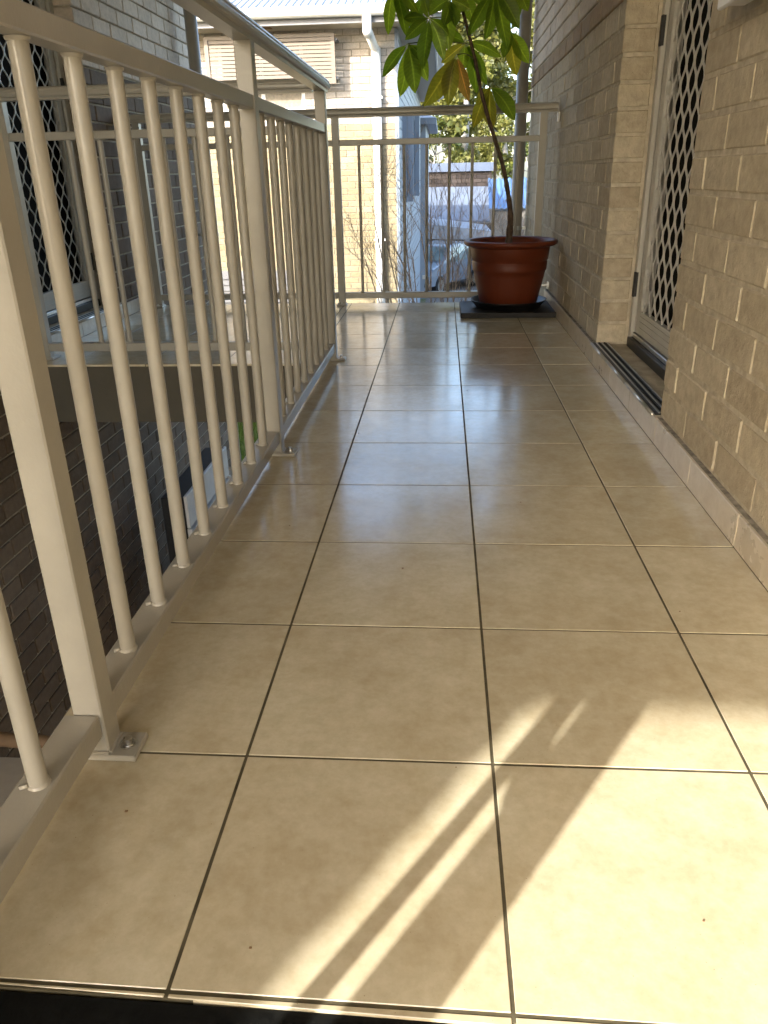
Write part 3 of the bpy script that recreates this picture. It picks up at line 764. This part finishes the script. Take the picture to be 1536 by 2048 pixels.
# weatherboard-clad side wall
sw = MB(); sw.box(HX1 - .0078, HX1 + .02, FD + .003, 24.0, -3.0, 2.59); sw.build('side_wall', 'cladding', hs)
for k in range(26):
    z = -1.0 + k * .14
    box('weatherboard', (HX1 + .0202, HX1 + .032, FD + .12, 23.9, z, z + .125), 'cladding', hs)
box('corner_board', (HX1 + .0202, HX1 + .05, FD + .006, FD + .11, -3, 2.58), 'blue_grey', hs)
for (ya, yb, za, zb_) in ((13.4, 15.2, .3, 1.7), (17.0, 19.6, .3, 1.8)):
    f_ = box('side_window', (HX1 + .021, HX1 + .10, ya, yb, za, zb_), 'blue_grey', hs)
    box('pane', (HX1 + .1005, HX1 + .106, ya + .08, yb - .08, za + .08, zb_ - .08), 'glass', f_)
    box('awning_sash', (HX1 + .107, HX1 + .20, ya + .06, ya + .14, za, zb_), 'blue_grey', f_)
# roof with eaves, gutter, soffit
mb = MB()
ex0, ex1, ey0, ey1 = HX0 - .5, HX1 + .56, FD - .55, 24.5
rz = 2.79
V = [(ex0, ey0, rz), (ex1, ey0, rz), (ex1, ey1, rz), (ex0, ey1, rz), (ex0 + 4, 18, rz + 2.2), (ex1 - 3.6, 18, rz + 2.2)]
roof = mesh_obj('roof', V, [(0, 1, 5, 4), (1, 2, 5), (2, 3, 4, 5), (3, 0, 4), (0, 3, 2, 1)], 'roof_metal', hs)
ribs = MB()
for k in range(70):
    x = ex1 - .10 - k * .10
    run = min(6.5, (ex1 - x) / 3.6 * 6.5) if x > ex1 - 3.6 else 6.5
    sl = 2.2 / (18 - ey0)
    ribs.tube([(x, ey0 + .01, rz + .004), (x, ey0 + run * .98, rz + .004 + run * .98 * sl)], .018, 6)
ribs.build('roof_ribs', 'roof_metal', roof)
sf = box('soffit', (ex0 + .02, ex1 - .02, ey0 + .05, ey1 - .05, 2.602, 2.615), 'cream_paint', hs)
for x in (-2.75, -5.2): box('soffit_vent', (x, x + .30, ey0 + .16, ey0 + .34, 2.596, 2.6018), 'brown', sf)
box('fascia', (ex0 + .02, ex1 - .02, ey0 + .012, ey0 + .045, 2.585, 2.775), 'grey_trim', hs)
box('fascia', (ex1 - .018, ex1 + .012, ey0 + .05, ey1, 2.585, 2.775), 'white_paint', hs)
gp = [(0.010, 2.655), (-.075, 2.655), (-.105, 2.675), (-.115, 2.70), (-.112, 2.75), (-.118, 2.762), (-.118, 2.772), (-.10, 2.772), (-.10, 2.70), (.010, 2.69)]
V = []; n = len(gp)
for x in (ex0, ex1 + .10):
    for a, z in gp: V.append((x, ey0 + a, z))
mesh_obj('gutter', V, [(k, (k + 1) % n, n + (k + 1) % n, n + k) for k in range(n)] + [tuple(range(n)), tuple(range(2 * n - 1, n - 1, -1))], 'white_metal', hs)
V = []
for y in (ey0 - .1, ey1):
    for a, z in gp: V.append((ex1 + .012 - a, y, z))
mesh_obj('gutter', V, [(k, (k + 1) % n, n + (k + 1) % n, n + k) for k in range(n)] + [tuple(range(n)), tuple(range(2 * n - 1, n - 1, -1))], 'white_metal', hs)
dp = MB(); DX = -1.035
dp.tube([(DX - .07, FD - .60, 2.70), (DX - .07, FD - .60, 2.47), (DX - .055, FD - .56, 2.44)], .062, 16)
dp.tube([(DX - .07, FD - .60, 2.50), (DX - .02, FD - .14, 2.36), (DX, FD - .075, 2.33)], .058, 16)
dp.tube([(DX, FD - .075, 2.345), (DX, FD - .075, -3.0)], .066, 16)
dpo = dp.build('downpipe', 'white_metal', hs, True)
for z in (1.72, -.2): box('clip', (DX - .085, DX + .085, FD - .12, FD - .002, z, z + .03), 'white_metal', dpo)
# window with louvred sun screen
wn = box('window', (WIN[0], WIN[1], FD + .03, FD + .06, WIN[2], WIN[3]), 'glass', hs)
for a in ((WIN[0], WIN[0] + .05, WIN[2], WIN[3]), (WIN[1] - .05, WIN[1], WIN[2], WIN[3]), ((WIN[0] + WIN[1]) / 2 - .03, (WIN[0] + WIN[1]) / 2 + .03, WIN[2], WIN[3])):
    box('frame', (a[0], a[1], FD - .002, FD + .029, a[2], a[3]), 'white_paint', wn)
box('frame', (WIN[0] + .051, WIN[1] - .051, FD, FD + .0285, WIN[2], WIN[2] + .045), 'white_paint', wn)
for k in range(4):
    za = WIN[2] + .10 + .09 * k
    mb = MB()
    for j in range(5):
        x = -2.62 + j * .10
        mb.add(([(x, FD + .026, za), (x + .05, FD + .026, za + .035), (x + .05, FD + .026, za + .06), (x, FD + .026, za + .025)], [(0, 1, 2, 3)]))
        mb.add(([(x + .05, FD + .026, za + .035), (x + .10, FD + .026, za), (x + .10, FD + .026, za + .025), (x + .05, FD + .026, za + .06)], [(0, 1, 2, 3)]))
    mb.build('curtain_chevron', 'white_paint', wn)
box('sill', (WIN[0] - .05, WIN[1] + .05, FD - .06, FD + .028, WIN[2] - .06, WIN[2] - .002), 'cream_paint', wn)
SX0, SX1, SZ0, SZ1, SY = -3.42, -1.59, 1.91, 2.525, FD - .25
ls = MB()
ls.box(SX0, SX0 + .055, SY - .02, SY + .02, SZ0, SZ1); ls.box(SX1 - .055, SX1, SY - .02, SY + .02, SZ0, SZ1)
ls.box(SX0 + .0552, SX1 - .0552, SY - .019, SY + .019, SZ1 - .045, SZ1); ls.box(SX0 + .0552, SX1 - .0552, SY - .019, SY + .019, SZ0, SZ0 + .03)
screen = ls.build('louvre_screen', 'shade_cloth', hs)
for k in range(11):
    z = SZ0 + .033 + k * .0492
    V, F = box_geo(SX0 + .056, SX1 - .056, SY - .005, SY + .005, z, z + .039)
    mesh_obj('slat', V, F, 'shade_cloth', screen)
for z in (SZ0 + .06, SZ1 - .09):
    box('bracket', (SX1 - .02, SX1 + .03, SY + .021, FD - .001, z, z + .03), 'grey_trim', screen); box('bracket', (SX0, SX0 + .04, SY + .021, FD - .001, z, z + .03), 'grey_trim', screen)
# grey louvre vent low on the wall
lv = box('vent', (-4.2, -2.45, FD - .05, FD - .001, -1.5, -.62), 'grey_trim', hs)
for k in range(9): box('vent_slat', (-4.18, -2.47, FD - .075, FD - .0505, -1.46 + k * .09, -1.40 + k * .09), 'grey_trim', lv)
# lower rear wing, eave corner
wg = empty('rear_wing', (0, 0, 0), 'low blue-grey rear wing with eave corner behind the brick house', 'building')
box('wall', (-4, -.62, 25.2, 31, -3, 2.1), 'cladding', wg)
box('eave', (-4.2, -.30, 24.9, 31.2, 2.05, 2.22), 'blue_grey', wg)
V = [(-4.2, 24.9, 2.221), (-.30, 24.9, 2.221), (-.30, 31.2, 2.221), (-4.2, 31.2, 2.221), (-3.0, 27, 3.1), (-3.0, 29, 3.1)]
mesh_obj('roof', V, [(0, 1, 4), (1, 2, 5, 4), (2, 3, 5), (3, 0, 4, 5)], 'roof_metal', wg)

# ------------------------------------------------------------------ things beyond
# carport with white fascia
cp = empty('carport', (0, 0, 0), 'flat-roofed carport with pale fascia seen through the end railing', 'carport')
V, F = box_geo(-2.2, 1.7, 29.8, 34.0, -1.50, -.90)
V = [(x, y, z + (-.30 * (x + 1.4) / 2.5 if z > -1 else -.06 * (x + 1.4) / 2.5)) for x, y, z in V]
mesh_obj('roof_fascia', V, F, 'fascia_pale', cp)
box('back_wall', (-2.2, 2.6, 33.7, 33.95, -3, -1.2), 'concrete', cp)
for x in (-2.0, 1.5): box('post', (x, x + .1, 30, 30.1, -2.99, -1.48), 'grey_trim', cp)
# pale metal roof of the next building
nb_ = empty('neighbour_shed', (0, 0, 0), 'long shed with pale blue sloping metal roof behind the carport', 'shed')
V = [(-3.6, 34.6, -1.05), (2.8, 34.6, -1.20), (2.6, 37.4, .12), (-3.4, 37.4, .16)]
mesh_obj('roof', V + [(x, y, z - .08) for x, y, z in V], [(0, 1, 2, 3), (7, 6, 5, 4), (0, 4, 5, 1), (1, 5, 6, 2), (2, 6, 7, 3), (3, 7, 4, 0)], 'roof_pale', nb_)
for k in range(22):
    x = -3.5 + k * .285
    mb = MB(); mb.tube([(x, 34.62, -1.04 - .15 * (x + 3.6) / 6.4), (x * .94, 37.38, .15 - .04 * (x + 3.4) / 6)], .022, 6); mb.build('roof_rib', 'roof_pale', nb_)
box('wall', (-3.4, 2.5, 34.9, 37.3, -3, -1.25), 'concrete', nb_)
# dark brick building with blue parapet
db = empty('dark_brick_building', (0, 0, 0), 'dark brown brick building with blue-grey metal parapet below the gum trees', 'building')
dw = box('wall', (-2.0, 2.12, 38.09, 46, -3, .76), 'mortar_far', db)
items = [(-2.0 + a, -2.0 + e, 38.0, 38.1, z0, z1, 'brick_dark') for a, e, z0, z1, k in courses(0, 4.12, -.75, .75, .46, .172, .022)]
bricks(dw, items, limit=200, face='y', bev=0)
box('parapet', (-2.15, 2.25, 37.85, 46.1, .762, 1.12), 'parapet_blue', db)
# blue corrugated roof
bs = empty('corrugated_shed', (0, 0, 0), 'small shed with blue corrugated iron roof right of the dark brick building', 'shed')
V = []; F = []; n = 60
for i in range(n + 1):
    x = 1.75 + 3.2 * i / n; h = .035 * math.sin(i * math.pi / 2 * 1.0)
    V += [(x, 32.6, -.62 + h), (x + .05, 35.2, .46 + h)]
for i in range(n): F.append((2 * i, 2 * i + 2, 2 * i + 3, 2 * i + 1))
mesh_obj('roof', V, F, 'roof_blue', bs); box('wall', (1.9, 4.8, 32.8, 35.1, -3, -.72), 'concrete', bs)

# parked car
def car(loc, rz, label):
    c = empty('parked_car', loc, label, 'car', 'cars parked below the balcony'); c.rotation_euler = (0, 0, rz)
    L, Wd = 4.1, 1.72
    prof = [(-2.05, .32), (-2.07, .62), (-1.98, .86), (-1.90, .95), (-1.55, 1.42), (-1.15, 1.50), (0.1, 1.49), (.35, 1.44), (1.05, .98), (1.75, .86), (2.02, .68), (2.06, .34)]
    def wid(z): return Wd / 2 * (1 - max(0, z - .9) * .28) * (1 - max(0, .45 - z) * .12)
    V = []; n = len(prof)
    for s in (-1, 1):
        for x, z in prof: V.append((x * (1.0), s * wid(z), z))
    for s in (-1, 1):
        for x, z in prof: V.append((x * .985, s * wid(z) * .90, z + (.02 if z > .8 else 0)))
    F = []
    for i in range(n):
        j = (i + 1) % n
        F.append((2 * n + i, 2 * n + j, 3 * n + j, 3 * n + i))
        F.append((i, j, 2 * n + j, 2 * n + i)); F.append((3 * n + i, 3 * n + j, n + j, n + i))
    F.append(tuple(range(n))); F.append(tuple(range(2 * n - 1, n - 1, -1)))
    mesh_obj('body', V, F, 'car_paint', c)
    def quad(nm, pts, mat): mesh_obj(nm, pts, [tuple(range(len(pts)))], mat, c)
    y = lambda z: wid(z) * .86
    quad('rear_window', [(-1.865, -y(1.0), 1.03), (-1.865, y(1.0), 1.03), (-1.60, y(1.4), 1.41), (-1.60, -y(1.4), 1.41)], 'glass')
    quad('windscreen', [(.98, -y(1.0), 1.07), (.44, -y(1.4), 1.44), (.44, y(1.4), 1.44), (.98, y(1.0), 1.07)], 'glass')
    for s in (-1, 1):
        o_ = .012
        for (xa, xb, xc, xd) in ((-1.70, -.72, -.72, -1.42), (-.66, .72, .22, -.66)):
            P = [(xa, s * (wid(.98) + o_), .98), (xb, s * (wid(.98) + o_), .98), (xc, s * (wid(1.40) + o_), 1.40), (xd, s * (wid(1.40) + o_), 1.40)]
            quad('side_window', P, 'glass')
        box('tail_light', (-2.085, -1.99, s * .62 - .13, s * .62 + .13, .66, .84), 'red_lens', c)
        box('headlight', (1.93, 2.05, s * .60 - .16, s * .60 + .16, .60, .72), 'white_metal', c)
        for xw in (-1.28, 1.28):
            w_ = MB(); w_.tube([(xw, s * .66, .31), (xw, s * .875, .31)], .31, 24); wo_ = w_.build('wheel', 'tyre', c, False)
            r_ = MB(); r_.tube([(xw, s * .8755, .31), (xw, s * .885, .31)], .20, 16); r_.build('rim', 'aluminium', wo_)
    box('number_plate', (-2.10, -2.075, -.26, .26, .50, .62), 'white_metal', c)
    box('bumper', (-2.12, -1.98, -.80, .80, .34, .50), 'car_paint', c, bev=.03)
    return c
car((-.30, 27.3, -2.99), rad(242), 'pale silver car parked below, nearest the balcony end railing')
car((2.7, 28.6, -2.99), rad(258), 'pale silver car parked further right, behind the terracotta pot')

# ------------------------------------------------------------------ bare shrub just outside the end railing
sh = empty('bare_shrub', (-.1, 6.2, -3), 'leafless dry shrub with many thin brown twigs outside the end railing', 'shrub'); sh.location = (0, 0, 0)
rs = random.Random(21)
def twig(mb, p, d, L, r, depth):
    pts = [p]; dd = d.copy(); n = 5
    for k in range(n):
        dd = (dd + Vector((rs.uniform(-.10, .10), rs.uniform(-.10, .10), rs.uniform(-.02, .06)))).normalized()
        pts.append(pts[-1] + dd * (L / n))
    mb.tube(pts, [r * (1 - .55 * i / n) for i in range(n + 1)], 5, False)
    if depth <= 0: return
    for k in range(2, n + 1):
        for q in range(rs.choice([1, 1, 2]) if k < n else 2):
            side = Vector((rs.uniform(-1, 1), rs.uniform(-.8, .8), rs.uniform(-.05, .9))).normalized()
            twig(mb, pts[k], (dd * .65 + side * .75).normalized(), L * rs.uniform(.30, .5), r * .55, depth - 1)
for i in range(24):
    u = i / 23
    bx_, by_ = -.05 + rs.uniform(-.16, .16), 6.1 + rs.uniform(-.25, .25)
    tx, top = -.72 + 1.42 * u + rs.uniform(-.07, .07), rs.uniform(.0, .55) - abs(u - .45) * .35
    mb = MB(); p0 = Vector((bx_, by_, -3)); p1 = Vector((tx, by_ + rs.uniform(-.3, .3), top))
    c1 = p0.lerp(p1, .5) + Vector((-(tx - bx_) * .25 + rs.uniform(-.05, .05), 0, 0))
    pts, rr = crom([p0, c1, p1], [.009, .0065, .0042], 6)
    mb.tube(pts, rr, 6, False)
    d = (pts[-1] - pts[-3]).normalized()
    for k in (6, 7, 9, 10, 11, 12):
        twig(mb, pts[k], (d + Vector((rs.uniform(-.7, .7), rs.uniform(-.6, .6), rs.uniform(-.1, .4)))).normalized(), rs.uniform(.28, .55), .0030, 2 if k > 8 else 1)
    mb.build('stem', 'twig', sh)

# ------------------------------------------------------------------ gum trees and hedge behind
def gum(name, x, y, h, spread, label, seed, mat='gum_leaf', n_cl=26, leaves=330, trunk_r=.22, low=.25, size=.33):
    r_ = random.Random(seed)
    t_ = empty(name, (x, y, -3), label, 'tree', 'trees and bushes beyond the neighbouring roofs')
    tk = MB(); top = Vector((r_.uniform(-.6, .6), 0, h * .92))
    P, R = crom([Vector((0, 0, 0)), Vector((r_.uniform(-.3, .3), 0, h * .35)), Vector((r_.uniform(-.5, .5), 0, h * .65)), top], [trunk_r, trunk_r * .75, trunk_r * .5, .04], 4)
    tk.tube(P, R, 9)
    cl = []
    for k in range(n_cl):
        a = r_.uniform(0, 2 * math.pi); zz = h * (low + (1.0 - low) * r_.random() ** .9)
        rad_ = spread * math.sqrt(r_.random()) * (1.0 - .45 * abs((zz / h - low) / (1 - low) - .4))
        c = Vector((rad_ * math.cos(a), rad_ * math.sin(a), zz)); cl.append(c)
        b_ = min(P, key=lambda q: abs(q.z - (zz - .9)))
        md = b_.lerp(c, .55) + Vector((0, 0, -.15))
        tk.tube([b_, md, c], [.05 + .0, .035, .012], 5)
    tk.build('trunk', 'bark', t_, True)
    V = []; F = []
    for c in cl:
        cr_ = r_.uniform(.55, 1.05) * spread * .34
        for k in range(leaves):
            q = Vector((r_.gauss(0, 1), r_.gauss(0, 1), r_.gauss(0, .75)))
            q = q.normalized() * (r_.random() ** .45) * cr_
            p_ = c + q
            d1 = Vector((r_.uniform(-1, 1), r_.uniform(-1, 1), r_.uniform(-1.4, .3))).normalized()
            d2 = d1.orthogonal().normalized(); ang = r_.uniform(0, 6.28); d2 = (d2 * math.cos(ang) + d1.cross(d2) * math.sin(ang))
            l_ = size * r_.uniform(.6, 1.3); w_ = l_ * .32; o_ = len(V)
            V += [tuple(p_), tuple(p_ + d1 * l_ * .5 + d2 * w_), tuple(p_ + d1 * l_), tuple(p_ + d1 * l_ * .5 - d2 * w_)]; F.append((o_, o_ + 1, o_ + 2, o_ + 3))
    mesh_obj('crown', V, F, mat, t_)
gum('gum_tree', .9, 50, 12.2, 2.6, 'tall gum tree with white trunk, in the middle behind the dark brick building', 1, leaves=420, trunk_r=.34, low=.35)
gum('gum_tree', 3.6, 54, 13.2, 3.2, 'tall gum tree right of the white trunk, behind the potted plant', 2, leaves=460)
gum('gum_tree', -2.6, 58, 12.5, 3.0, 'gum tree left of the white trunk, behind the rear wing', 3, leaves=420)
gum('gum_tree', 6.8, 60, 13.5, 3.4, 'gum tree furthest right behind the downpipe', 4, leaves=420)
gum('gum_tree', 1.6, 68, 14, 4.0, 'pale gum tree furthest back behind the others', 5, leaves=360, size=.34)
gum('yellow_bush', -.6, 47, 6.4, 1.7, 'round yellow-green bush left above the blue parapet', 6, 'bush_leaf', 16, 330, .09, .12, .22)
gum('yellow_bush', 2.6, 48, 7.0, 1.9, 'yellow-green bush right above the blue parapet', 7, 'gum_leaf', 16, 330, .09, .12, .22)
gum('yellow_bush', 5.0, 46, 5.2, 1.6, 'dark green bush right of the blue corrugated roof', 8, 'bush_leaf', 16, 330, .09, .12, .22)

# grass patch beside the house opposite
r_ = random.Random(5); V = []; F = []
for k in range(9000):
    x, y = r_.uniform(-6.0, -1.98), r_.uniform(6.6, 11.6); hh = r_.uniform(.06, .16); a = r_.uniform(0, 3.14); dx, dy = math.cos(a) * .012, math.sin(a) * .012; lx, ly = r_.uniform(-.05, .05), r_.uniform(-.05, .05)
    o_ = len(V); V += [(x - dx, y - dy, -3), (x + dx, y + dy, -3), (x + lx, y + ly, -3 + hh)]; F.append((o_, o_ + 1, o_ + 2))
o = mesh_obj('grass', V, F, 'grass_blade'); tag(o, 'bright green lawn below the balcony by the house opposite', 'grass', kind='stuff')
lw = mesh_obj('lawn', [(-6.0, 6.6, -2.998), (-1.96, 6.6, -2.998), (-1.96, 11.7, -2.998), (-6.0, 11.7, -2.998)], [(0, 1, 2, 3)], 'grass_blade'); tag(lw, kind='structure')

# ------------------------------------------------------------------ lower level of the stairwell
ld = empty('storage_cabinet', (-1.75, 3.8, -3), 'dark cabinet with white louvred front against the lower brick wall in the stairwell', 'cabinet'); ld.location = (0, 0, 0)
box('cabinet_body', (-1.70, -1.565, 3.54, 4.45, -2.99, -.965), 'black', ld, bev=.004)
box('top_panel', (-1.5645, -1.545, 3.545, 4.445, -1.16, -.955), 'white_metal', ld, bev=.003)
for k in range(24): box('slat', (-1.5645, -1.540 - .006 * (k % 2), 3.56, 4.43, -1.24 - k * .072, -1.24 - k * .072 + .058), 'white_metal', ld)
for y in (3.545, 4.4305): box('stile', (-1.5645, -1.538, y, y + .0145, -2.97, -1.165), 'white_metal', ld)
# lower handrail at the bottom left corner
lh = empty('lower_landing', (0, 0, 0), 'grey-topped cream landing edge low in the stairwell at the left', 'landing')
box('slab', (-1.95, -1.10, .3, 1.455, -1.10, -1.035), 'cream_paint', lh)
tube('pipe_rail', [(-1.95, 1.46, -.935), (-1.5, 1.46, -.965), (-1.1, 1.46, -.985)], .024, 'brown', lh)

# unseen coil added by the rear railing post to shape the sun streaks
mb = MB()
for k, (ry, rz_, dx) in enumerate(((.042, .078, 0), (.043, .092, .004), (.044, .106, -.004), (.045, .118, .002))):
    pts = [(RX + dx, -.602 + ry * math.cos(a * math.pi / 12), .645 + rz_ * math.sin(a * math.pi / 12)) for a in range(25)]
    mb.tube(pts, .0095, 8, False)
mb.tube([(RX, -.606, .75), (RX, -.62, .93)], .012, 8)
o = mb.build('shadow_coil', 'black_rubber', None, True); tag(o, 'unseen dark coil added by the railing post to shape the sun streaks', 'rope')

# a few specks of dirt and a dry leaf crumb on the tiles
r_ = random.Random(9); mb = MB()
for (x, y) in ((-.268, .052), (-.33, 1.79), (.21, .11), (-.47, .23), (.30, 1.62), (.02, 2.3), (-.15, .9), (.44, 2.05), (-.42, 1.1), (.12, 1.25), (-.05, .33), (.36, .75)):
    q = r_.uniform(.0008, .0019)
    mb.add(box_geo(x - q, x + q * 1.3, y - q, y + q, .0006, .0006 + q, q * .4))
o = mb.build('floor_grit', 'brown'); tag(o, 'tiny dark specks of dirt scattered on the floor tiles', 'dirt', kind='stuff')
